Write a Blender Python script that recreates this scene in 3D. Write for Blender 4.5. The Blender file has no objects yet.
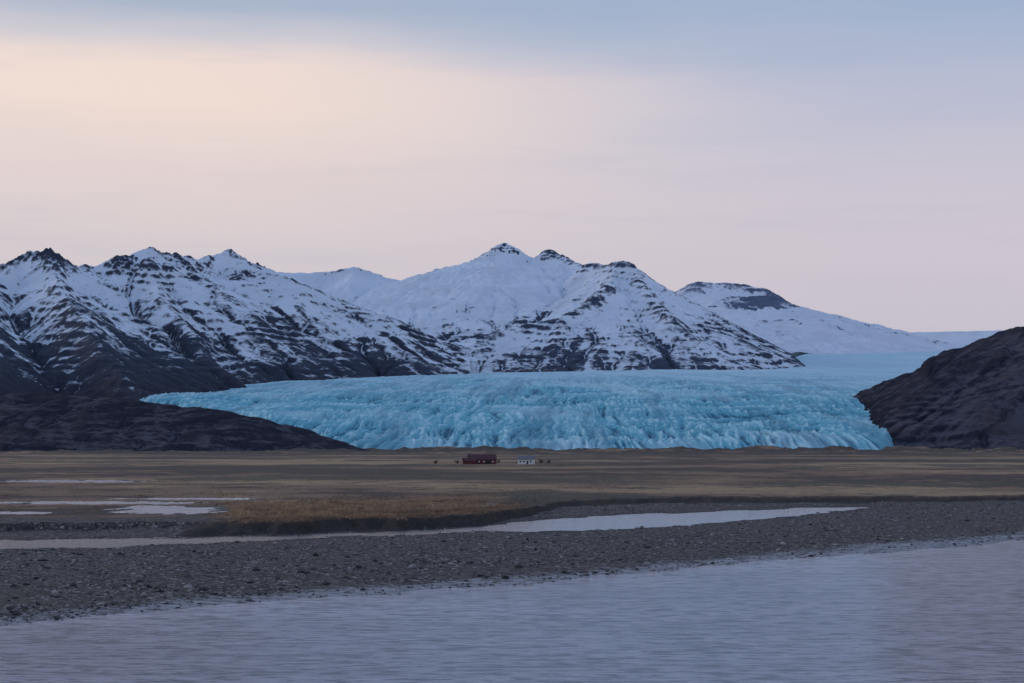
import bpy, math, numpy as np, time
from mathutils import Vector
F=1911.0; CH=12.0; PIT=math.atan(105.5/F); cp,sp=math.cos(PIT),math.sin(PIT)
rng=np.random.default_rng(7)
def lin(r,g,b):
    f=lambda c:(c/12.92 if c<=0.04045 else ((c+0.055)/1.055)**2.4)
    return (f(r/255),f(g/255),f(b/255),1)
def P(px,py,d):
    cx=(px-512)/F; cy=(341.5-py)/F
    Y=cp-cy*sp; Z=sp+cy*cp
    return (cx/Y*d, d, CH+Z/Y*d)
def img(x,y,z):
    cy=np.tan(np.arctan2(z-CH,y)-PIT)
    return 512+F*(x/y)*(cp-cy*sp), 341.5-F*cy
def dist_at(py,z=0.0):
    cy=(341.5-py)/F
    return (z-CH)*(cp-cy*sp)/(sp+cy*cp)
# ---------- noise
_gt={}
def perlin(x,y,seed=0):
    n=256
    if seed not in _gt:
        ang=np.random.default_rng(seed).random((n,n))*2*np.pi
        _gt[seed]=(np.cos(ang).astype(np.float32).ravel(),np.sin(ang).astype(np.float32).ravel())
    gx,gy=_gt[seed]
    x=np.asarray(x); y=np.asarray(y)
    xi=np.floor(x).astype(np.int32); yi=np.floor(y).astype(np.int32)
    xf=(x-xi).astype(np.float32); yf=(y-yi).astype(np.float32)
    u=xf*xf*xf*(xf*(xf*6-15)+10); v=yf*yf*yf*(yf*(yf*6-15)+10)
    xa=(xi&255)<<8; xb=((xi+1)&255)<<8; ya=yi&255; yb=(yi+1)&255
    def g(k,fx,fy): return gx[k]*fx+gy[k]*fy
    n00=g(xa+ya,xf,yf); n10=g(xb+ya,xf-1,yf)
    n01=g(xa+yb,xf,yf-1); n11=g(xb+yb,xf-1,yf-1)
    a=n00+u*(n10-n00); b=n01+u*(n11-n01)
    return (a+v*(b-a))*1.5
def fbm(x,y,o=5,seed=0,gain=0.5):
    s=0;a=1;t=0
    for i in range(o):
        s=s+a*perlin(x*2**i+i*17.3,y*2**i-i*9.1,seed+i); t+=a; a*=gain
    return s/t
def ridged(x,y,o=4,seed=0,gain=0.5):
    s=0;a=1;t=0
    for i in range(o):
        s=s+a*(1-np.abs(perlin(x*2**i+i*13.7,y*2**i+i*5.9,seed+i))*1.6); t+=a; a*=gain
    return s/t
def sm(a,b,x):
    t=np.clip((x-a)/(b-a),0,1); return t*t*(3-2*t)
def blur(Z,n,k=1):
    for _ in range(n):
        Zp=np.pad(Z,k,mode='edge')
        Z=(Zp[2*k:,k:-k]+Zp[:-2*k,k:-k]+Zp[k:-k,2*k:]+Zp[k:-k,:-2*k]+Z)/5
    return Z
# ---------- mesh helpers
def link(o): bpy.context.scene.collection.objects.link(o); return o
def mesh_from(name,co,faces_idx,nper,mat,attrs=None,smooth=True):
    me=bpy.data.meshes.new(name)
    me.vertices.add(len(co)); me.vertices.foreach_set("co",np.ascontiguousarray(co,dtype=np.float32).ravel())
    m=len(faces_idx)
    me.loops.add(m*nper); me.polygons.add(m)
    me.loops.foreach_set("vertex_index",np.ascontiguousarray(faces_idx,dtype=np.int32).ravel())
    me.polygons.foreach_set("loop_start",np.arange(0,m*nper,nper,dtype=np.int32))
    try: me.polygons.foreach_set("loop_total",np.full(m,nper,dtype=np.int32))
    except Exception: pass
    me.polygons.foreach_set("use_smooth",np.full(m,smooth,dtype=bool))
    me.update(calc_edges=True)
    if attrs:
        for k,v in attrs.items():
            a=me.attributes.new(k,'FLOAT','POINT'); a.data.foreach_set("value",np.ascontiguousarray(v,dtype=np.float32).ravel())
    me.materials.append(mat)
    return link(bpy.data.objects.new(name,me))
def grid_mesh(name,X,Y,Z,mat,attrs=None):
    R,C=X.shape
    co=np.stack([X,Y,Z],-1).reshape(-1,3)
    i=np.arange(R*C).reshape(R,C)
    q=np.stack([i[:-1,:-1],i[:-1,1:],i[1:,1:],i[1:,:-1]],-1).reshape(-1,4)
    return mesh_from(name,co,q,4,mat,attrs)
def normals_z(X,Y,Z):
    ax=[np.gradient(a,axis=1) for a in (X,Y,Z)]; ay=[np.gradient(a,axis=0) for a in (X,Y,Z)]
    nx=ax[1]*ay[2]-ax[2]*ay[1]; ny=ax[2]*ay[0]-ax[0]*ay[2]; nz=ax[0]*ay[1]-ax[1]*ay[0]
    l=np.sqrt(nx*nx+ny*ny+nz*nz)+1e-9
    s=np.sign(nz); return nx/l*s,ny/l*s,np.abs(nz)/l
# ---------- node helper
class NT:
    def __init__(s,nt): s.nt=nt; nt.nodes.clear()
    def n(s,t,ins=None,**kw):
        nd=s.nt.nodes.new(t)
        for k,v in kw.items(): setattr(nd,k,v)
        if ins:
            for k,v in ins.items():
                if isinstance(v,bpy.types.NodeSocket): s.nt.links.new(v,nd.inputs[k])
                else: nd.inputs[k].default_value=v
        return nd
    def math(s,op,a,b=0.0,c=0.0,clamp=False):
        nd=s.n('ShaderNodeMath',{0:a,1:b,2:c},operation=op); nd.use_clamp=clamp; return nd.outputs[0]
    def mix(s,f,a,b):
        nd=s.nt.nodes.new('ShaderNodeMix'); nd.data_type='RGBA'
        for k,v in ((0,f),(6,a),(7,b)):
            if isinstance(v,bpy.types.NodeSocket): s.nt.links.new(v,nd.inputs[k])
            else: nd.inputs[k].default_value=v
        return nd.outputs[2]
    def maprange(s,v,a,b,c=0.0,d=1.0,smooth=True):
        nd=s.n('ShaderNodeMapRange',{0:v,1:a,2:b,3:c,4:d}); nd.interpolation_type='SMOOTHSTEP' if smooth else 'LINEAR'; return nd.outputs[0]
    def attr(s,name): return s.n('ShaderNodeAttribute',attribute_name=name).outputs['Fac']
    def noise(s,vec,scale,detail=5,rough=0.55):
        return s.n('ShaderNodeTexNoise',{'Vector':vec,'Scale':scale,'Detail':detail,'Roughness':rough}).outputs[0]
    def scalev(s,vec,v): return s.n('ShaderNodeVectorMath',{0:vec,1:v},operation='MULTIPLY').outputs[0]
def newmat(name):
    m=bpy.data.materials.new(name); m.use_nodes=True; return m,NT(m.node_tree)
def finish(t,col,rough=0.9,normal=None,spec=0.2,ior=None):
    ins={'Base Color':col,'Roughness':rough,'Specular IOR Level':spec}
    if normal is not None: ins['Normal']=normal
    if ior: ins['IOR']=ior
    b=t.n('ShaderNodeBsdfPrincipled',ins)
    t.n('ShaderNodeOutputMaterial',{'Surface':b.outputs[0]}); return b
def simple(name,col,rough=0.8,var=0.25,scale=2.0):
    m,t=newmat(name); pos=t.n('ShaderNodeNewGeometry').outputs['Position']
    nz=t.noise(pos,scale,4)
    c2=tuple(c*(1-var) for c in col[:3])+(1,)
    finish(t,t.mix(nz,col,c2),rough); return m

# ---------- materials
def mountain_mat(name,rockA,rockB,snowc,low,na=0.55,nb=0.42):
    m,t=newmat(name)
    pos=t.n('ShaderNodeNewGeometry').outputs['Position']
    n1=t.noise(pos,0.045,8,0.74); n2=t.noise(t.scalev(pos,(0.010,0.010,0.10)),1.0,6,0.70)
    sc=t.attr('snow')
    sc=t.math('ADD',sc,t.math('MULTIPLY',t.math('SUBTRACT',n1,0.5),na))
    sc=t.math('ADD',sc,t.math('MULTIPLY',t.math('SUBTRACT',n2,0.5),nb))
    f=t.maprange(sc,0.26,0.66)
    rock=t.mix(t.maprange(n2,0.35,0.65),rockA,rockB)
    rock=t.mix(t.attr('low'),rock,low)
    n3=t.noise(pos,0.005,4)
    sn=t.mix(t.maprange(n3,0.35,0.7),snowc,tuple(c*0.88 for c in snowc[:3])+(1,))
    col=t.mix(f,rock,sn)
    bmp=t.n('ShaderNodeBump',{'Height':n1,'Strength':0.45,'Distance':8.0}).outputs[0]
    finish(t,col,0.9,bmp,0.1); return m

# ---------- mountains by ridge skeleton + stream-power erosion
def skel(X,Y,ridges,seed,warp=35):
    Xw=X+warp*fbm(X/350,Y/350,3,seed+50); Yw=Y+warp*2*fbm(X/350,Y/350,3,seed+60)
    H=np.full(X.shape,-1e9)
    for r in ridges:
        pts,st,sl=r['p'],r.get('a',(50,90)),r.get('s',0.4)
        W=[P(*q) for q in pts]
        for a,b in zip(W[:-1],W[1:]):
            dx,dy=b[0]-a[0],b[1]-a[1]; L=math.hypot(dx,dy)+1e-6
            t=np.clip(((Xw-a[0])*dx+(Yw-a[1])*dy)/L**2,0,1)
            D=np.hypot(Xw-a[0]-t*dx,Yw-a[1]-t*dy)
            D2=np.sqrt(D*D+64)-8
            H=np.maximum(H,a[2]+(b[2]-a[2])*t-st[0]*(1-np.exp(-D2/st[1]))-sl*D2)
    return H
def erode(H,n,K,m=0.5,c=2.0):
    R,C=H.shape; N=R*C; idx=np.arange(N).reshape(R,C)
    sh=[(-1,-1),(-1,0),(-1,1),(0,-1),(0,1),(1,-1),(1,0),(1,1)]
    nbr=[];w=[]
    for dy,dx in sh:
        ip=np.pad(idx,1,mode='edge')[1+dy:1+dy+R,1+dx:1+dx+C]; nbr.append(ip.ravel()); w.append(1/math.hypot(dx,dy))
    nbr=np.array(nbr); w=np.array(w)[:,None]
    h=H.ravel().copy(); ar=np.arange(N)
    for it in range(n):
        for _ in range(6):
            nb=h[nbr]; nb=np.where(nbr==ar[None],1e9,nb); mn=nb.min(0); pit=mn>=h
            h=np.where(pit,mn+0.05,h)
        S=(h[None]-h[nbr])*w
        k=S.argmax(0); rec=np.where(S[k,ar]>0,nbr[k,ar],ar)
        order=np.argsort(-h); ol=order.tolist(); rl=rec.tolist(); A=[1.0]*N
        for i in ol:
            j=rl[i]
            if j!=i: A[j]+=A[i]
        Aa=np.array(A); f=K*np.maximum(Aa**m-c,0)*w[k,0]; f[rec==ar]=0
        fl=f.tolist(); hl=h.tolist()
        for i in reversed(ol):
            q=fl[i]
            if q>0: hl[i]=(hl[i]+q*hl[rl[i]])/(1+q)
        h=np.array(hl)
        g=h.reshape(R,C); h=(g*0.85+0.15*blur(g,1)).ravel()
    return h.reshape(R,C)
def bilin(G,x0,y0,dx,X,Y):
    R,C=G.shape
    fx=np.clip((X-x0)/dx,0,C-1.001); fy=np.clip((Y-y0)/dx,0,R-1.001)
    i=fx.astype(int); j=fy.astype(int); a=fx-i; b=fy-j
    return (G[j,i]*(1-a)+G[j,i+1]*a)*(1-b)+(G[j+1,i]*(1-a)+G[j+1,i+1]*a)*b
def lic(G,cell,seed,steps=14):
    """streaks following the fall line"""
    S=blur(G,4,1); gy,gx=np.gradient(S); l=np.hypot(gx,gy)+1e-4; gx/=l; gy/=l
    R,C=G.shape; r=np.random.default_rng(seed)
    N=r.normal(0,1,(R,C)); N=N+1.6*blur(N,2,1)*2
    jj,ii=np.meshgrid(np.arange(C,dtype=float),np.arange(R,dtype=float))
    acc=N.copy(); 
    for sgn in (1,-1):
        x=jj.copy(); y=ii.copy()
        for k in range(steps):
            xi=np.clip(x.round().astype(int),0,C-1); yi=np.clip(y.round().astype(int),0,R-1)
            x=x+sgn*gx[yi,xi]; y=y+sgn*gy[yi,xi]
            acc+=bilin(N,0,0,1,np.clip(x,0,C-1),np.clip(y,0,R-1))
    acc-=acc.mean(); return acc/acc.std()
def zs(a,lo=-2.5,hi=2.5):
    m=np.median(a); s=(np.percentile(a,80)-np.percentile(a,20))/1.7+1e-6
    return np.clip((a-m)/s,lo,hi)
def build_mountain(name,px0,px1,d0,d1,nc,nr,ridges,seed,mat,alt,slopek=0.16,terr=0.3,per=34,noiseamp=30,lowz=(150,330),curvk=0.10,lk=0.12,cell=12,er=12,K=0.04,fine=0.5,extra=None,post=None,crag=None):
    xs_=[(p-512)/F*q for p in (px0,px1) for q in (d0,d1)]
    gx0,gx1=min(xs_),max(xs_); gx,gy=np.meshgrid(np.arange(gx0,gx1+cell,cell),np.arange(d0,d1+cell,cell))
    G=skel(gx,gy,ridges,seed)
    G=G+(ridged(gx/480,gy/480,5,seed+11,0.5)-0.6)*noiseamp*2.2+fbm(gx/60,gy/60,3,seed+13)*7
    if post is not None: G=post(gx,gy,G)
    if er: G=erode(G,er,K)
    Lg=lic(G,cell,seed)
    u=(np.linspace(px0,px1,nc)-512)/F
    d=np.linspace(d0,d1,nr)
    U,Y=np.meshgrid(u,d); X=U*Y
    jx=X+8*fbm(X/45,Y/45,2,seed+22); jy=Y+8*fbm(X/45,Y/45,2,seed+23)
    H0=bilin(G,gx0,d0,cell,jx,jy); L=bilin(Lg,gx0,d0,cell,jx,jy)
    H0=H0+((ridged(X/75,Y/75,4,seed+21,0.55)-0.6)*15+fbm(X/16,Y/16,2,seed+24)*3)*fine-L*3.5*fine
    cg=0
    if crag is not None:
        cg=sm(crag[0],crag[1],H0)*sm(-0.15,0.3,fbm(X/180,Y/180,2,seed+41)+0.15)
        H0=H0+cg*(ridged(X/55,Y/80,4,seed+43,0.6)-0.45)*crag[2]
    zz=H0+fbm(X/500,Y/500,3,seed+31)*50
    q=zz/per-np.floor(zz/per); msk=sm(-0.1,0.3,fbm(X/260,Y/260,3,seed+5))
    H1=H0+terr*per*(sm(0.3,0.75,q)-q)*msk
    nx,ny,nz=normals_z(X,Y,H1)
    curv=H1-blur(H1,8,1)
    bigc=H0-blur(blur(H0,8,4),6,6)
    PX=U*F+512
    score=0.5+np.interp(H1,alt[0],alt[1])+slopek*zs(nz)-curvk*zs(curv)-0.05*zs(bigc)+lk*L+0.25*fbm(X/420,Y/420,4,seed+77)-0.28*cg
    if extra is not None: score=score+extra(PX,Y,H1)
    low=1-sm(lowz[0],lowz[1],H1+40*fbm(X/200,Y/200,3,seed+9))
    return grid_mesh(name,X,Y,H1,mat,{'snow':np.clip(score,-3,3),'low':low})

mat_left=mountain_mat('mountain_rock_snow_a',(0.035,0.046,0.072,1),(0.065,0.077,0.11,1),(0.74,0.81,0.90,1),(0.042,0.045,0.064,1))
mat_mid=mountain_mat('mountain_rock_snow_b',(0.045,0.06,0.098,1),(0.075,0.092,0.135,1),(0.77,0.84,0.93,1),(0.06,0.07,0.10,1))  # rock bluer than the left massif: distance haze painted into the base colours
mat_far=mountain_mat('mountain_rock_snow_haze_c',(0.10,0.13,0.20,1),(0.14,0.17,0.24,1),(0.77,0.82,0.91,1),(0.7,0.75,0.85,1))  # aerial haze painted in as paler, bluer rock on the farthest ranges

C=[dict(p=[(-260,290,7300),(-100,276,7400),(0,266,7400),(20,260,7450),(32,254,7500),(48,252,7500),(62,259,7550),(78,265,7600),(92,264,7650),(102,265,7700),(120,257,7750),(135,249,7850),(146,244,7900),(158,251,8000),(168,256,8050),(182,256,8100),(200,256,8150),(215,252,8250),(229,246,8300),(240,254,8500),(256,266,8800),(270,290,9200)]),
 dict(p=[(222,254,8260),(235,271,8050),(262,291,7950),(300,315,7900),(350,339,7950),(400,358,8150),(436,374,8350)],s=0.42),
 dict(p=[(146,250,7900),(150,275,7500),(165,305,7100),(190,335,6750),(215,362,6450),(240,386,6200)],s=0.4),
 dict(p=[(182,258,8100),(200,285,7700),(232,315,7400),(270,345,7100),(300,368,6950)],s=0.42),
 dict(p=[(48,255,7500),(60,280,7000),(78,310,6500),(98,340,6000),(118,368,5600),(130,396,5300)],s=0.36),
 dict(p=[(-10,269,7400),(-12,290,6900),(-8,320,6300),(0,350,5800),(0,385,5200)],s=0.36),
 dict(p=[(-110,276,7400),(-120,300,6700),(-110,340,5900),(-100,385,5200)],s=0.36)]
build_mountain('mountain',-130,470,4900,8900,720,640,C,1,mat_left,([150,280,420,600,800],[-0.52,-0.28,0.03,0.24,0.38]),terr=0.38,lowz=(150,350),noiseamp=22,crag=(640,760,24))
A=[dict(p=[(200,262,10600),(240,258,10800),(256,265,10900),(285,272,11000),(320,271,11000),(345,270,11000),(358,267,11000),(372,272,11100),(385,281,11200),(400,285,11200),(425,283,11200),(440,278,11150),(465,270,11100),(480,260,11050),(490,252,11000),(502,244,11000),(509,244,11000),(519,249,11000),(530,257,10950),(538,258,10900),(548,250,10900),(560,255,10850),(572,262,10700),(585,267,10500)],s=0.31,a=(45,90)),
 dict(p=[(585,267,10500),(592,263,10300),(605,265,10150),(620,260,10000),(632,265,9950),(645,276,9900),(660,285,9800),(690,300,9700),(740,328,9500),(785,352,9300),(800,366,9150)],s=0.46,a=(50,60)),
 dict(p=[(612,264,10050),(606,285,9650),(588,303,9350),(555,318,9150),(500,330,9050),(445,343,8950),(395,358,8850)],s=0.36,a=(40,60)),
 dict(p=[(632,268,9950),(645,290,9550),(670,315,9150),(700,342,8900),(720,364,8700)],s=0.38),
 dict(p=[(560,318,9150),(555,340,8850),(550,360,8600)],s=0.33,a=(30,80)),
 dict(p=[(505,247,11000),(500,275,10500),(485,300,10100),(470,320,9700)],s=0.34,a=(20,90)),
 dict(p=[(358,269,11000),(350,290,10500),(345,315,9900),(352,335,9500)],s=0.28,a=(10,90))]
def exA(PX,Y,H):
    back=sm(9350,9900,Y)*(1-sm(540,600,PX))
    cl=np.exp(-((PX-500)/35)**2)+np.exp(-((PX-552)/18)**2)+0.8*np.exp(-((PX-358)/25)**2)
    return 0.38*back-0.6*cl*sm(10700,10900,Y)*sm(0.0,0.3,ridged(PX/9,H/25,3,55)-0.55)*sm(960,1050,H+60*(PX<420))
def postA(X,Y,G):
    # the main crest's eastern shoulder drops off behind the nearer ridge
    pxx=X/Y*F+512
    lim=CH+(447-np.interp(pxx,[600,645,690,740,790,820,900],[240,274,300,328,354,378,420]))/F*Y+12*fbm(X/120,Y/120,3,66)
    return np.where(pxx>640,np.minimum(G,lim),G)
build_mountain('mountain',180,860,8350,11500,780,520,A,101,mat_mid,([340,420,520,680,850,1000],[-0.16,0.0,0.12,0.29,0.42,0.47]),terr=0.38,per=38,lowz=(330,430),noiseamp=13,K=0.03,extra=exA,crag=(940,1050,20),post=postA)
Dr=[dict(p=[(600,325,13600),(640,310,13500),(665,300,13500),(682,287,13300),(700,280,13200),(720,281,13200),(745,284,13200),(765,287,13200),(780,294,13200),(792,304,13200),(808,309,13200),(830,314,13100),(850,321,13000),(880,329,13000),(910,335,13000),(940,342,13000),(975,346,13000),(1020,349,13000),(1100,352,13000)],s=0.26,a=(90,120))]
def exD(PX,Y,H):
    return -1.1*np.exp(-((PX-762)/30)**2)*sm(915,950,H+70*fbm(PX/7,Y/120,4,5))*(1-sm(1020,1060,H))+0.15
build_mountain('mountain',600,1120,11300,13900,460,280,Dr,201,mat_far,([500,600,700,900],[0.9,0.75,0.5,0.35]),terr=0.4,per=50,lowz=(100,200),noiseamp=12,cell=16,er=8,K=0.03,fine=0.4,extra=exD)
Er=[dict(p=[(700,338,21000),(860,335,21000),(900,332,21000),(950,331,21000),(1000,330,21000),(1060,331,21000),(1200,335,21000)],s=0.2,a=(5,100))]
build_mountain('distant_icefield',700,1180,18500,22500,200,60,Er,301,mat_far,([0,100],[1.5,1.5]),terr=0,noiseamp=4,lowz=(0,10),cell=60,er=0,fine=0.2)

# ---------- dark hills
def hill_mat(name,ca,cb,cc):
    m,t=newmat(name); pos=t.n('ShaderNodeNewGeometry').outputs['Position']
    n1=t.noise(pos,0.05,9,0.75); n2=t.noise(pos,0.008,5); n3=t.noise(pos,0.12,5,0.7)
    sc=t.math('ADD',t.attr('snow'),t.math('MULTIPLY',t.math('SUBTRACT',n1,0.5),1.3))
    c=t.mix(t.maprange(sc,0.25,0.75),ca,cb)
    c=t.mix(t.math('MULTIPLY',t.maprange(n2,0.48,0.68),t.maprange(n3,0.35,0.6)),c,cc)
    bmp=t.n('ShaderNodeBump',{'Height':n1,'Strength':0.8,'Distance':7.0}).outputs[0]
    finish(t,c,0.95,bmp,0.1); return m
mh=hill_mat('hill_rock',(0.027,0.028,0.044,1),(0.092,0.088,0.112,1),(0.075,0.064,0.074,1))
Rr=[dict(p=[(880,381,5200),(903,375,5150),(920,368,5100),(940,358,5050),(960,349,5000),(980,337,4950),(1000,329,4900),(1012,327,4900),(1024,326,4850),(1080,312,4850),(1180,290,4850)],s=0.37,a=(10,50)),
 dict(p=[(906,447,4060),(895,432,4450),(884,412,4900),(870,394,5250),(880,381,5200)],s=0.6,a=(0,1)),
 dict(p=[(960,350,5000),(955,375,4650),(950,405,4400),(945,436,4200)],s=0.36,a=(10,60)),
 dict(p=[(1030,326,4850),(1040,360,4500),(1045,400,4250),(1048,440,4050)],s=0.36,a=(10,60)),
 dict(p=[(925,370,5100),(925,400,4700),(925,430,4350)],s=0.38,a=(10,60))]
def glz(Y): return np.interp(Y,[3930,4000,4060,4150,4300,4600,5200,5800,6500,7500],[-6,4,18,30,50,82,143,192,243,305])
def postR(X,Y,G):
    xm=(np.interp(Y,[3850,4060,4500,4900,5250,5600],[900,891,879,866,851,845])-512)/F*Y + 14*fbm(X/60,Y/60,3,61)
    return np.where(X<xm+150,np.minimum(G,glz(Y)+3+np.where(X<xm,1.3,0.55)*(X-xm)),G)
build_mountain('rocky_hill',820,1160,3850,5500,480,440,Rr,401,mh,([0,500],[0,0.0]),terr=0.35,per=22,noiseamp=6,cell=7,er=9,K=0.035,fine=0.4,post=postR)
Lr=[dict(p=[(-260,385,3900),(-100,392,3850),(0,394,3800),(60,394,3800),(110,396,3800),(150,400,3780),(190,405,3760),(225,411,3740),(250,417,3730),(268,423,3720),(282,430,3700),(292,438,3700),(298,448,3690)],s=0.27,a=(5,60))]
build_mountain('moraine_hill',-160,400,3200,4100,680,300,Lr,501,mh,([0,500],[-0.15,-0.05]),terr=0.15,per=18,noiseamp=2.5,cell=6,er=5,K=0.03,fine=0.18)

# ---------- glacier
def glacier():
    pxs=np.linspace(60,1030,1060)
    d=np.concatenate([np.linspace(3930,5600,500),np.linspace(5604,8600,260),np.linspace(8620,13500,130)])
    U,Y=np.meshgrid((pxs-512)/F,d); X=U*Y; PX=U*F+512
    kd=[3930,4000,4060,4150,4300,4600,5200,5800,6500,7500,8500,9500,13500]
    kz=[-6,4,18,30,50,82,143,192,243,305,360,362,370]
    kz2=[-6,4,18,30,50,82,143,192,243,305,360,425,735]
    off=40*fbm(X/350,X*0,3,900)
    Yq=Y+off
    w=sm(740,810,PX)
    Z=np.interp(Yq,kd,kz)*(1-w)+np.interp(Yq,kd,kz2)*w
    cpy=np.interp(PX,[60,130,200,300,400,500,600,750,820,1030],[404,399,391,381,375,372,369.5,368,330,330])
    cap=12+(447-cpy)/F*Y-3
    Z=np.minimum(Z,cap)-5*np.exp(-np.abs(Z-cap)/8)
    ml=np.interp(Y,[3930,4300,5400,13500],[290,270,90,60]); fl=sm(-30,45,PX-ml)
    mr=np.interp(Y,[3930,4060,4200,4500,5300,6500,13500],[884,888,896,902,905,980,1060]); fr_=sm(-12,10,mr-PX)
    Z=Z*fr_*fl-8*(1-fr_*fl)
    fade=(1-0.72*sm(4800,8000,Y))*sm(0,40,Z+5)
    th=np.arctan2(X-330,12500-Y); R_=np.hypot(X-330,12500-Y)
    fx_=th*6500+35*fbm(X/240,Y/400,3,910); fy=R_+90*fbm(X/260,Y/260,3,920)
    zone=sm(-0.25,0.35,fbm(X/350,Y/500,3,970)); front=1-sm(4000,4600,Y)
    c1=ridged(fx_/24,fy/420,3,940)-0.6      # long flow ridges
    c2=ridged(fx_/10,fy/120,3,950)-0.6      # seracs
    c3=fbm(fx_/5,fy/35,2,960)
    c4=ridged(fx_/420,fy/58,3,980,0.6)-0.6  # transverse crevasses
    big=fbm(X/450,Y/700,3,930)*24
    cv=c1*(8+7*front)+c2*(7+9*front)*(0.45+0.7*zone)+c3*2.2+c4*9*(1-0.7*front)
    Z=Z+(big+cv*1.2)*fade
    bright=fbm(X/300+Y/900,Y/600,5,990)
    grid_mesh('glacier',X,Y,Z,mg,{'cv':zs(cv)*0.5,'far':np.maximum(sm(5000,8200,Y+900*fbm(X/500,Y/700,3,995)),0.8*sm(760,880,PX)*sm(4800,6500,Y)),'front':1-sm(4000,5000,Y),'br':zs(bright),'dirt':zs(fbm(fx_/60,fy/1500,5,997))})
mg,t=newmat('glacier_ice')
pos=t.n('ShaderNodeNewGeometry').outputs['Position']
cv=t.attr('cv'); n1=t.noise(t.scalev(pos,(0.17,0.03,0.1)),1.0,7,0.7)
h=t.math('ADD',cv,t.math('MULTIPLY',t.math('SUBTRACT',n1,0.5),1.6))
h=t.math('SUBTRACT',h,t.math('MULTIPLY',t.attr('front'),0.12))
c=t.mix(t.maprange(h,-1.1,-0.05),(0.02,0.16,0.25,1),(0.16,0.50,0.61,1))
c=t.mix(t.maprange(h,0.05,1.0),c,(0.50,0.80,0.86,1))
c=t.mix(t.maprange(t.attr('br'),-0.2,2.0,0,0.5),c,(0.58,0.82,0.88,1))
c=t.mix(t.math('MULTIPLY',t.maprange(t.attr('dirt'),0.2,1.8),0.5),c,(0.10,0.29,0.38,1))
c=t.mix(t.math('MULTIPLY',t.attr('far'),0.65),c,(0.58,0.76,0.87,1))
bmp=t.n('ShaderNodeBump',{'Height':n1,'Strength':0.7,'Distance':4.0}).outputs[0]
finish(t,c,0.6,bmp,0.3)
glacier()

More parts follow.
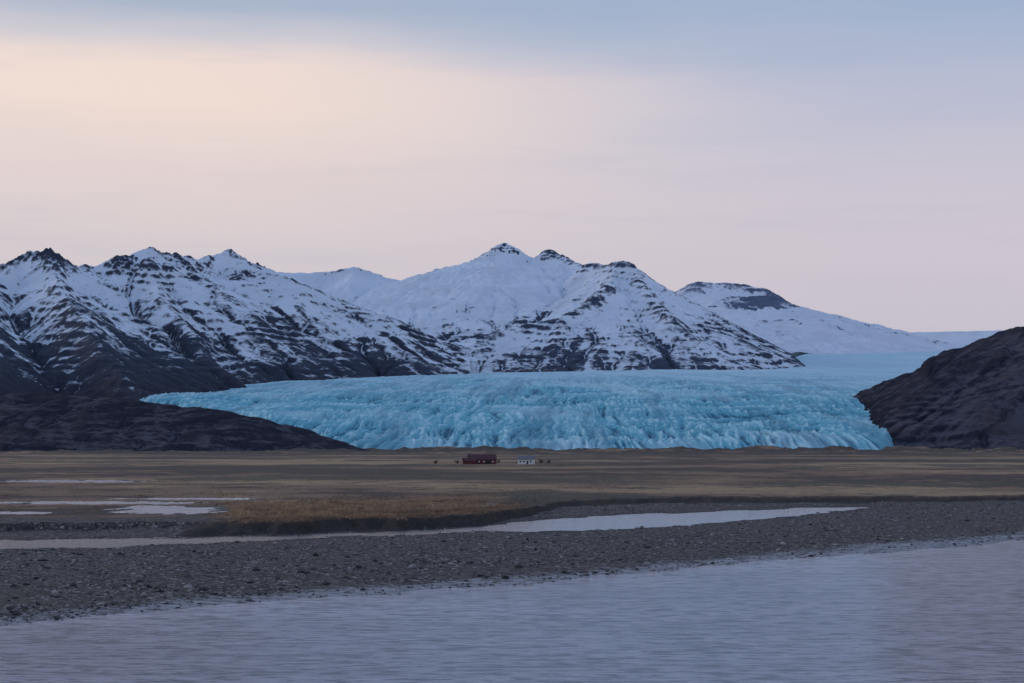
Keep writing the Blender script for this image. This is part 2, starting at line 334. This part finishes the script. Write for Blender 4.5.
# ---------- ground sheet
S_shore=([-600,0,120,250,400,520,700,850,1024,1700],[668,627,614,603,594,584,567,555,541,500])
S_near=([-600,0,100,200,300,400,500,560,620,700,800,850,880,1700],[556,550,547.5,543,538.5,534.5,531,531,529,524,515,510,505,500])
S_far=([-600,0,100,200,300,400,480,520,600,700,800,850,880,1700],[543,540,539,538,534.5,531.5,526.5,522,516,512,508,506.5,507,506])
S_bank=([-600,0,200,300,400,480,530,560,650,750,850,1024,1700],[539,538,536.5,534,531,526,518,509,505,504,504,502,497])
ZP=1.3
def ground_fn(X,Y):
    PXf,PYf=img(X,Y,np.zeros_like(X))
    PXn=PXf+70*fbm(X/14,Y/18,4,701)
    jn=fbm(X/9,Y/14,4,700)*np.clip(900/Y,0.6,6)*0.9
    pj=PYf+jn
    I=lambda S:np.interp(PXf,S[0],S[1])
    sh,sn,sf,bk=I(S_shore),I(S_near),I(S_far),I(S_bank)
    z=np.where(pj>sh,-0.05*(pj-sh),0.30*(1-np.exp(-(sh-pj)/14)))
    z=z+np.where(pj<sh,1,0)*(fbm(X/5,Y/5,4,710)*0.10+fbm(X/22,Y/22,2,711)*0.15)*sm(0,8,sh-pj)
    ed=pj-sn
    z=np.where((pj<=sh),np.minimum(z,0.35*sm(-0.5,9,ed)+0.04*fbm(X/4,Y/9,3,713)),z)
    ins=np.minimum(sn-pj,pj-sf)
    z=np.where(ins>0,-0.10*np.minimum(ins,4)+0.12*fbm(X/9,Y/14,3,714)*(PXf<520),z)
    z2=0.05+0.22*sm(0,5,sf-pj)+0.05*fbm(X/6,Y/6,3,715)
    z=np.where((pj<=sf)&(ins<=0),z2,z)
    z=np.where((PXf>872)&(pj<sh-3),np.maximum(z,0.22+0.12*fbm(X/8,Y/8,3,716)),z)
    bj=bk+2.0*fbm(X/5,Y/11,3,720)+1.8*fbm(X/18,Y/30,2,721)
    hb=np.interp(PXn,[-600,60,150,260,500,560,1000,1700],[0.35,0.35,0.6,1.6,1.6,1.05,1.1,1.2])
    e=bj-PYf
    wd=np.interp(PXn,[0,150,250,1700],[7,6,2.2,1.7])
    pl=hb*sm(0,1,e/wd)+(1.5-hb)*sm(3,20,e)
    und=fbm(X/25,Y/60,4,730)*0.25*sm(1,8,e)+fbm(X/220,Y/400,3,740)*1.4*sm(500,1500,Y)
    lump=np.maximum(fbm(X/1.7,Y/3.5,3,745),0)*0.45*sm(0.5,2,e)*(1-sm(10,50,e))
    pl=pl+und+lump
    mor=np.maximum(fbm(X/110,Y/160,5,750,0.6)+0.12,0)*22*sm(2700,3900,Y)
    pl=pl+mor
    zz=np.where(e>0,np.maximum(z,pl),z)
    qx,qy=img(X,Y,np.full_like(X,ZP)); w=fbm(X/5,Y/16,5,760,0.6)
    pm=np.full_like(X,-1.0)
    for cx,cy,hw,hh in ((168,510,52,4.2),(95,503.0,105,1.7),(190,499.0,75,1.1),(70,481.5,75,1.4),(-80,486,60,1.4),(15,513,30,1.4)):
        pm=np.maximum(pm,1-((qx-cx)/hw)**2-((qy-cy)/hh)**2+w*1.8)
    guard=(PXf<420)&(Y<1000)&(e>5)
    zz=np.where(guard,np.maximum(zz,ZP+0.06),zz)
    zz=np.where(guard&(pm<=0),ZP+0.06+(zz-ZP-0.06)*sm(0,1.2,-pm),zz)
    zz=np.where(guard&(pm>0),ZP+0.05-0.5*np.minimum(pm*2,1),zz)
    zz=np.where(Y>4300,-8,zz)
    grass=sm(0.15,1.0,e/wd)*(0.35+0.65*sm(0.1,0.8,-pm))*np.clip(sm(6,18,e+5*fbm(X/12,Y/20,3,770))+sm(190,240,PXn),0,1)
    frost=np.exp(-(np.maximum(sh-pj-2,0)/9.0)**2)*(pj<sh+2)
    wet=np.exp(-np.abs(z)/0.06)*(e<0)
    bankf=sm(-0.5,0.3,e)*(1-sm(0.9,1.6,e/wd))*sm(0.8,1.0,hb)
    return zz,grass,frost,wet,bankf,e
pys=np.concatenate([np.linspace(760,600,220),np.linspace(599.5,470,340)])
d1=dist_at(pys); d2=np.concatenate([np.linspace(d1[-1]*1.008,4400,260),np.geomspace(4500,30000,14)])
dd=np.concatenate([d1,d2])
pxs=np.linspace(-350,1374,1150)
U,Yg=np.meshgrid((pxs-512)/F,dd); Xg=U*Yg
Zg,gr,frs,wet,bkf,eg=ground_fn(Xg,Yg)
PXg=U*F+512
goldg=sm(200,250,PXg)*(1-sm(470,540,PXg))*sm(1,3,eg)*(1-sm(16,28,eg))
pat=zs(fbm(Xg/330,Yg/330,7,780,0.78))+1.4*sm(1900,3200,Yg)-1.1*goldg+0.8*np.exp(-((np.log(Yg)-6.35)/0.2)**2)
pat2=zs(fbm(Xg/120,Yg/200,6,790,0.75))-0.7*goldg
m,t=newmat('ground_gravel_grass')
pos=t.n('ShaderNodeNewGeometry').outputs['Position']
st=t.n('ShaderNodeTexVoronoi',{'Vector':pos,'Scale':3.0}); 
nf=t.noise(pos,1.2,9,0.8); n5=t.noise(pos,3.5,4,0.8); nm=t.noise(pos,0.12,6,0.6)
stc=t.n('ShaderNodeSeparateColor',{0:st.outputs['Color']}).outputs[0]
g=t.mix(t.maprange(t.math('ADD',t.math('MULTIPLY',nf,0.5),t.math('MULTIPLY',n5,0.5)),0.42,0.60),(0.02,0.018,0.018,1),(0.16,0.138,0.13,1))
g=t.mix(t.math('MULTIPLY',t.maprange(stc,0.80,1.0),0.85),g,(0.38,0.35,0.33,1))
g=t.mix(t.math('MULTIPLY',t.maprange(stc,0.0,0.25,1,0),0.7),g,(0.015,0.014,0.015,1))
g=t.mix(t.math('MULTIPLY',t.maprange(nm,0.45,0.7),0.5),g,(0.115,0.09,0.075,1))
gg=t.mix(t.maprange(nm,0.3,0.7),(0.23,0.145,0.096,1),(0.34,0.22,0.14,1))
pa=t.math('ADD',t.attr('pat'),t.math('MULTIPLY',t.math('SUBTRACT',nm,0.5),2.0))
gg=t.mix(t.math('MULTIPLY',t.maprange(pa,-0.15,0.7),0.9),gg,(0.078,0.062,0.057,1))
gg=t.mix(t.math('MULTIPLY',t.maprange(pa,-0.5,-1.6),0.85),gg,(0.50,0.34,0.195,1))
gg=t.mix(t.math('MULTIPLY',t.maprange(t.attr('pat2'),0.4,1.2),0.85),gg,(0.095,0.092,0.066,1))
gg=t.mix(t.maprange(nf,0.35,0.75,0,0.6),gg,(0.10,0.07,0.05,1))
c=t.mix(t.maprange(t.math('ADD',t.attr('grass'),t.math('MULTIPLY',t.math('SUBTRACT',nf,0.5),0.6)),0.35,0.65),g,gg)
c=t.mix(t.math('MULTIPLY',t.attr('bank'),0.85),c,(0.03,0.023,0.021,1))
c=t.mix(t.math('MULTIPLY',t.attr('wet'),0.6),c,(0.03,0.028,0.03,1))
n6=t.noise(t.scalev(pos,(0.5,0.9,1)),1.0,7,0.75)
fr=t.maprange(t.math('ADD',t.attr('frost'),t.math('MULTIPLY',t.math('SUBTRACT',n6,0.5),2.6)),0.6,1.15)
c=t.mix(t.math('MULTIPLY',fr,0.75),c,(0.50,0.51,0.56,1))
bmp=t.n('ShaderNodeBump',{'Height':t.math('ADD',nf,t.math('MULTIPLY',st.outputs['Distance'],0.6)),'Strength':1.0,'Distance':0.25}).outputs[0]
finish(t,c,0.9,bmp,0.2)
mground=m
grid_mesh('ground',Xg,Yg,Zg,mground,{'grass':gr,'frost':frs,'wet':wet,'bank':bkf,'pat':pat,'pat2':pat2})

# ---------- water
def water(name,base,bs,rough,sx_,sy_,dist,cvar=0.5,bank_refl=None):
    m,t=newmat(name); pos=t.n('ShaderNodeNewGeometry').outputs['Position']
    a=t.noise(t.scalev(pos,(sx_,sy_,1)),1.0,6,0.68)
    b=t.noise(t.scalev(pos,(sx_*0.25,sy_*0.3,1)),1.0,4,0.6)
    p=t.noise(t.scalev(pos,(0.012,0.06,1)),1.0,5)
    h=t.math('ADD',a,t.math('MULTIPLY',b,1.3))
    bmp=t.n('ShaderNodeBump',{'Height':h,'Strength':bs,'Distance':dist}).outputs[0]
    s=t.math('ADD',t.math('MULTIPLY',a,0.75),t.math('MULTIPLY',b,0.25))
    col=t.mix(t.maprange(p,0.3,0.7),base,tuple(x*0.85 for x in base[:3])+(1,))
    col=t.mix(t.maprange(s,0.54,0.42,0,cvar),col,tuple(x*0.35 for x in base[:3])+(1,))  # wave troughs darkened: ripple shading painted into the colour
    if bank_refl:
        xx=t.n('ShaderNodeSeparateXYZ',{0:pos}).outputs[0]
        col=t.mix(t.maprange(xx,-14,6),bank_refl,col)   # darker to the left: the bank's dark reflection painted into the colour
    finish(t,col,rough,bmp,0.5,1.33); return m
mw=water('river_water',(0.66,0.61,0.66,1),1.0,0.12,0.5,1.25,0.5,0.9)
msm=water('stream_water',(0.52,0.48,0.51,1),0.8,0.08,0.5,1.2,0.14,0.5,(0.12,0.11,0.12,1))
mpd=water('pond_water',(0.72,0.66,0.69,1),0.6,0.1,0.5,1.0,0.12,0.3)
bx_=[-1500,0,512,1024,2200]; by_=[610,588,560,521,480]
bl=[((p-512)/F*dist_at(q),dist_at(q)) for p,q in zip(bx_,by_)]
def strip(name,a,b,z,mat):
    n=len(a); co=[(x,y,z) for x,y in a]+[(x,y,z) for x,y in b]
    f=[(i,i+1,n+i+1,n+i) for i in range(n-1)]
    return mesh_from(name,np.array(co),np.array(f),4,mat)
strip('river',[(x,8) for x,y in bl],bl,0.0,mw)
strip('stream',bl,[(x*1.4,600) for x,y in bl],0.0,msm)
strip('pond',[(-330,280),(-32,280)],[(-330,900),(-32,900)],ZP,mpd)

# ---------- dry grass tufts (one mesh)
def sample(n,px0,px1,d0,d1,power=1.0):
    px=rng.uniform(px0,px1,n); d=d0*(d1/d0)**(rng.random(n)**power)
    return (px-512)/F*d,d,px
xs,ys,_=sample(300000,-120,1150,235,1000,1.0)
z,grm,_,_,_,e=ground_fn(xs,ys)
px_i,_=img(xs,ys,z)
dens=sm(-0.05,0.35,fbm(xs/14,ys/30,4,810,0.65))*0.6
edge=(e>1.2)&(e<9)
gold=(np.exp(-((px_i-280)/70)**2)+0.5*sm(300,340,px_i)*(1-sm(470,530,px_i)))*sm(1.5,5,e)*(1-sm(18,30,e))*(0.3+sm(-0.2,0.3,fbm(xs/6,ys/12,3,812)))
prob=np.where(edge,0.6,dens*0.55)+gold
keep=(grm>0.8)&(z>ZP+0.1)&(rng.random(len(xs))<prob)
xs,ys,z,gold,edge=xs[keep],ys[keep],z[keep],gold[keep],edge[keep]
K=5; n=len(xs)
hgt=(rng.uniform(0.10,0.34,n)*(1+0.3*edge)+gold*0.42)
bx=np.repeat(xs,K)+rng.normal(0,0.16,n*K); by=np.repeat(ys,K)+rng.normal(0,0.16,n*K); bz=np.repeat(z,K)-0.04
hh=np.repeat(hgt,K)*rng.uniform(0.6,1.2,n*K); an=rng.uniform(0,np.pi,n*K); wv=rng.uniform(0.03,0.075,n*K)
ln=rng.normal(0,0.35,(n*K,2))*hh[:,None]
v0=np.stack([bx-np.cos(an)*wv,by-np.sin(an)*wv,bz],-1); v1=np.stack([bx+np.cos(an)*wv,by+np.sin(an)*wv,bz],-1)
v2=np.stack([bx+ln[:,0],by+ln[:,1],bz+hh],-1)
co=np.stack([v0,v1,v2],1).reshape(-1,3)
gv=np.repeat(np.repeat(np.clip(gold,0,1),K),3)
m,t=newmat('dry_grass'); pos=t.n('ShaderNodeNewGeometry').outputs['Position']
c=t.mix(t.maprange(t.noise(pos,0.9,4),0.3,0.7),(0.18,0.12,0.08,1),(0.50,0.34,0.21,1))
c=t.mix(t.maprange(t.noise(pos,0.09,5),0.42,0.62,0,0.7),c,(0.12,0.09,0.07,1))
c=t.mix(t.math('MULTIPLY',t.attr('gold'),t.maprange(t.noise(pos,0.35,5),0.38,0.62,0.0,0.85)),c,(0.62,0.42,0.25,1))
finish(t,c,0.85,None,0.1)
mesh_from('dry_grass',co,np.arange(n*K*3).reshape(-1,3),3,m,{'gold':gv},smooth=False)

# ---------- stones (one mesh)
def stones(name,xs,ys,zs_,size,mat):
    b=[(0,0,1)]+[(math.cos(a)*0.95,math.sin(a)*0.95,0.35) for a in np.arange(0,6.28,1.2566)][:5]+[(math.cos(a+.6)*0.9,math.sin(a+.6)*0.9,-0.4) for a in np.arange(0,6.28,1.2566)][:5]+[(0,0,-1)]
    b=np.array(b); fc=[]
    for i in range(5):
        j=(i+1)%5; fc+= [(0,1+i,1+j),(1+i,6+i,1+j),(1+j,6+i,6+j),(11,6+j,6+i)]
    fc=np.array(fc); n=len(xs)
    sc=size[:,None]*rng.uniform(0.6,1.3,(n,3))*np.array([1.1,1.1,0.6])
    co=b[None]*sc[:,None,:]*rng.uniform(0.75,1.2,(n,12,1))+np.stack([xs,ys,zs_],-1)[:,None,:]
    F_=fc[None]+12*np.arange(n)[:,None,None]
    tone=np.repeat(rng.random(n)**1.3,12)
    return mesh_from(name,co.reshape(-1,3),F_.reshape(-1,3),3,mat,{'tone':tone},smooth=False)
xs,ys,_=sample(110000,-60,1090,104,420,1.3)
z,grm,frm,_,_,e=ground_fn(xs,ys)
k=(z>-0.02)&(e<0)&(rng.random(len(xs))<0.2+0.8*sm(-0.1,0.4,fbm(xs/12,ys/12,4,850,0.7))); xs,ys,z=xs[k],ys[k],z[k]
sz=0.06+0.11*rng.random(len(xs))**2+0.28*(rng.random(len(xs))**25)
ms,t=newmat('gravel_stone'); c=t.mix(t.attr('tone'),(0.022,0.02,0.022,1),(0.38,0.35,0.33,1)); finish(t,c,0.85)
stones('gravel',xs,ys,z+sz*0.15,sz,ms)

# ---------- farm
def box(name,sx,sy,sz,loc,mat,parent,rot=0):
    x,y,zz=sx/2,sy/2,sz
    co=np.array([(-x,-y,0),(x,-y,0),(x,y,0),(-x,y,0),(-x,-y,zz),(x,-y,zz),(x,y,zz),(-x,y,zz)])
    f=np.array([(0,3,2,1),(4,5,6,7),(0,1,5,4),(1,2,6,5),(2,3,7,6),(3,0,4,7)])
    o=mesh_from(name,co,f,4,mat,smooth=False); o.location=loc; o.parent=parent; return o
def gable(name,sx,sy,wall,rise,loc,mw_,mr_,parent):
    x,y=sx/2,sy/2
    me=bpy.data.meshes.new(name+'_walls')
    v=[(-x,-y,0),(x,-y,0),(x,y,0),(-x,y,0),(-x,-y,wall),(x,-y,wall),(x,y,wall),(-x,y,wall),(-x,0,wall+rise),(x,0,wall+rise)]
    f=[(0,1,5,4),(2,3,7,6),(3,0,4,8,7),(1,2,6,9,5)]
    me.from_pydata(v,[],f); me.materials.append(mw_); o=link(bpy.data.objects.new(name+'_walls',me)); o.parent=parent; o.location=loc
    ov=0.4; k=rise/y; th=0.18
    v=[];f=[]
    for s in (-1,1):
        b=len(v); zl=wall-ov*k
        v+=[(-x-ov,s*(y+ov),zl+.03),(x+ov,s*(y+ov),zl+.03),(x+ov,0,wall+rise+.03),(-x-ov,0,wall+rise+.03)]
        v+=[(a,bb,c+th) for a,bb,c in v[b:b+4]]
        f+=[(b,b+1,b+2,b+3),(b+4,b+5,b+6,b+7),(b,b+1,b+5,b+4),(b+1,b+2,b+6,b+5),(b+3,b,b+4,b+7)]
    me=bpy.data.meshes.new(name+'_roof'); me.from_pydata(v,[],f); me.materials.append(mr_); o=link(bpy.data.objects.new(name+'_roof',me)); o.parent=parent; o.location=loc
def empty(name,loc,rz=0):
    e=link(bpy.data.objects.new(name,None)); e.location=loc; e.rotation_euler[2]=rz; return e
def gz(x,y): return float(ground_fn(np.array([x]),np.array([y]))[0][0])
red=simple('red_paint',(0.15,0.05,0.052,1)); redroof=simple('red_roof',(0.11,0.05,0.058,1)); white=simple('white_paint',(0.8,0.8,0.78,1),var=0.1); dark=simple('dark_glass',(0.03,0.035,0.045,1),0.2); greyroof=simple('grey_roof',(0.2,0.2,0.22,1)); conc=simple('concrete',(0.3,0.29,0.28,1))
FD=1180.0
def fx(px): return (px-512)/F*FD
bz=gz(fx(480),FD)-0.2
b=empty('red_barn',(fx(482),FD,bz),0.06)
gable('barn',17,9,3.2,2.8,(0,0,0),red,redroof,b)
gable('lean',8,6,2.4,1.6,(-8,-5.5,0),red,redroof,b)
for i,xx in enumerate((-2,1,6.5)): box('window_%d'%i,0.9,0.12,0.7,(xx,-4.57,1.5),white,b)
box('door',2.6,0.12,2.6,(3.6,-4.60,0.1),dark,b)
h=empty('white_farmhouse',(fx(526),FD-20,gz(fx(526),FD-20)-0.2),-0.1)
gable('house',9.5,7,3.2,2.0,(0,0,0),white,greyroof,h)
for i,xx in enumerate((-3.2,-1.2,3)): box('window_%d'%i,0.9,0.12,1.0,(xx,-3.57,1.3),dark,h)
box('door',1.0,0.12,2.0,(1,-3.57,0.2),redroof,h); box('chimney',0.7,0.7,1.2,(1.5,0.6,4.6),conc,h)
bark=simple('bark',(0.09,0.07,0.06,1)); leaf=simple('winter_twigs',(0.085,0.068,0.055,1),var=0.5)
def tree(px,d,H):
    x=(px-512)/F*d; e=empty('tree',(x,d,gz(x,d)-0.1))
    v=[];f=[]
    def limb(a,b,ra,rb):
        a=np.array(a,float);b=np.array(b,float);i0=len(v)
        for p,r in((a,ra),(b,rb)):
            for k in range(5): v.append((p[0]+r*math.cos(k*1.2566),p[1]+r*math.sin(k*1.2566),p[2]))
        for k in range(5): f.append((i0+k,i0+(k+1)%5,i0+5+(k+1)%5,i0+5+k))
    limb((0,0,0),(0.1,0,H*0.85),0.16,0.04)
    tips=[]
    for k in range(12):
        a=rng.uniform(0,6.28);z0=H*rng.uniform(0.15,0.6); r=H*rng.uniform(0.2,0.6); tp=(r*math.cos(a),r*math.sin(a),min(z0+H*rng.uniform(0.15,0.4),H)); limb((0,0,z0),tp,0.06,0.02); tips.append(tp)
    me=bpy.data.meshes.new('trunk');me.from_pydata(v,[],f);me.materials.append(bark);o=link(bpy.data.objects.new('trunk',me));o.parent=e
    tips=np.array(tips); N=600; c0=tips[rng.integers(0,12,N)]*rng.uniform(0.5,1.05,(N,1))+rng.normal(0,H*0.09,(N,3))
    c0[:,2]=np.abs(c0[:,2]); tri=c0[:,None,:]+rng.normal(0,0.11,(N,3,3)); o=mesh_from('foliage',tri.reshape(-1,3),np.arange(N*3).reshape(-1,3),3,leaf,smooth=False); o.parent=e
for px,d,H in ((436,1210,2.6),(491,1205,5.4),(498,1210,3.6),(541,1190,3.4),(549,1200,2.6),(457,1200,2.8)):
    tree(px,d,H)

# ---------- world sky
SUN_AZ=math.radians(-50); SUN_EL=math.radians(16)
w=bpy.data.worlds.new("World"); bpy.context.scene.world=w; w.use_nodes=True; t=NT(w.node_tree)
gen=t.n('ShaderNodeTexCoord').outputs['Generated']
sx=t.n('ShaderNodeSeparateXYZ',{0:gen})
hx=t.math('SQRT',t.math('ADD',t.math('MULTIPLY',sx.outputs[0],sx.outputs[0]),t.math('MULTIPLY',sx.outputs[1],sx.outputs[1])))
el=t.math('DIVIDE',sx.outputs[2],t.math('MAXIMUM',hx,0.02))
cl=t.noise(t.scalev(gen,(2.0,2.0,16.0)),1.6,5,0.5)
cl2=t.noise(t.scalev(gen,(5.0,5.0,50.0)),1.5,6,0.6)
elw=t.math('ADD',el,t.math('MULTIPLY',t.math('SUBTRACT',cl,0.5),0.05))
elw=t.math('ADD',elw,t.math('MULTIPLY',sx.outputs[0],0.03))
def ramp(v,stops,mx):
    r=t.n('ShaderNodeValToRGB',{0:t.math('DIVIDE',v,mx)}); cr=r.color_ramp
    while len(cr.elements)<len(stops): cr.elements.new(0.5)
    for e_,(p,c_) in zip(cr.elements,stops): e_.position=p/mx; e_.color=lin(*c_)
    return r.outputs[0]
def E(py): return (447-py)/F
L=ramp(elw,[(0,(190,190,205)),(E(320),(204,196,204)),(E(250),(214,204,208)),(E(190),(228,212,211)),(E(130),(243,223,213)),(E(80),(243,223,214)),(E(42),(210,206,213)),(E(0),(172,184,205)),(0.42,(152,170,200)),(1.0,(142,163,200))],1.0)
R=ramp(elw,[(0,(193,192,206)),(E(320),(201,195,207)),(E(250),(208,199,210)),(E(190),(207,200,212)),(E(130),(199,197,213)),(E(80),(189,192,213)),(E(42),(175,186,211)),(E(0),(160,179,208)),(0.42,(146,165,200)),(1.0,(138,160,199))],1.0)
az=t.maprange(t.math('ADD',t.math('DIVIDE',sx.outputs[0],t.math('MAXIMUM',hx,0.02)),t.math('MULTIPLY',t.math('SUBTRACT',cl,0.5),0.12)),-0.20,0.22)
front=t.maprange(sx.outputs[1],-0.4,0.6)
azf=t.math('SUBTRACT',1.0,t.math('MULTIPLY',t.math('SUBTRACT',1.0,az),front))
sky=t.mix(azf,L,R)
sky=t.mix(t.math('MULTIPLY',t.maprange(cl2,0.5,0.75),0.16),sky,lin(180,182,204))
nish=t.n('ShaderNodeTexSky',sky_type='NISHITA'); nish.sun_disc=False; nish.sun_elevation=SUN_EL; nish.sun_rotation=SUN_AZ
ns=t.n('ShaderNodeVectorMath',{0:nish.outputs[0],'Scale':0.06},operation='SCALE').outputs[0]
fin=t.mix(0.95,ns,sky)
bg=t.n('ShaderNodeBackground',{'Color':fin,'Strength':1.0}); t.n('ShaderNodeOutputWorld',{'Surface':bg.outputs[0]})
# sun
sl=bpy.data.lights.new('sun','SUN'); sl.energy=0.55; sl.angle=math.radians(14); sl.color=(1.0,0.88,0.82)
so=link(bpy.data.objects.new('sun',sl))
dv=Vector((math.sin(SUN_AZ)*math.cos(SUN_EL),math.cos(SUN_AZ)*math.cos(SUN_EL),math.sin(SUN_EL)))
so.rotation_euler=dv.to_track_quat('Z','Y').to_euler()
# camera
cam=bpy.data.cameras.new('camera'); cam.sensor_width=36; cam.lens=F*36/1024; cam.clip_start=0.5; cam.clip_end=60000
co_=link(bpy.data.objects.new('camera',cam)); co_.location=(0,0,CH); co_.rotation_euler=(math.pi/2+PIT,0,0)
bpy.context.scene.camera=co_
sc=bpy.context.scene; sc.view_settings.view_transform='Standard'; sc.view_settings.look='None'; sc.view_settings.exposure=0
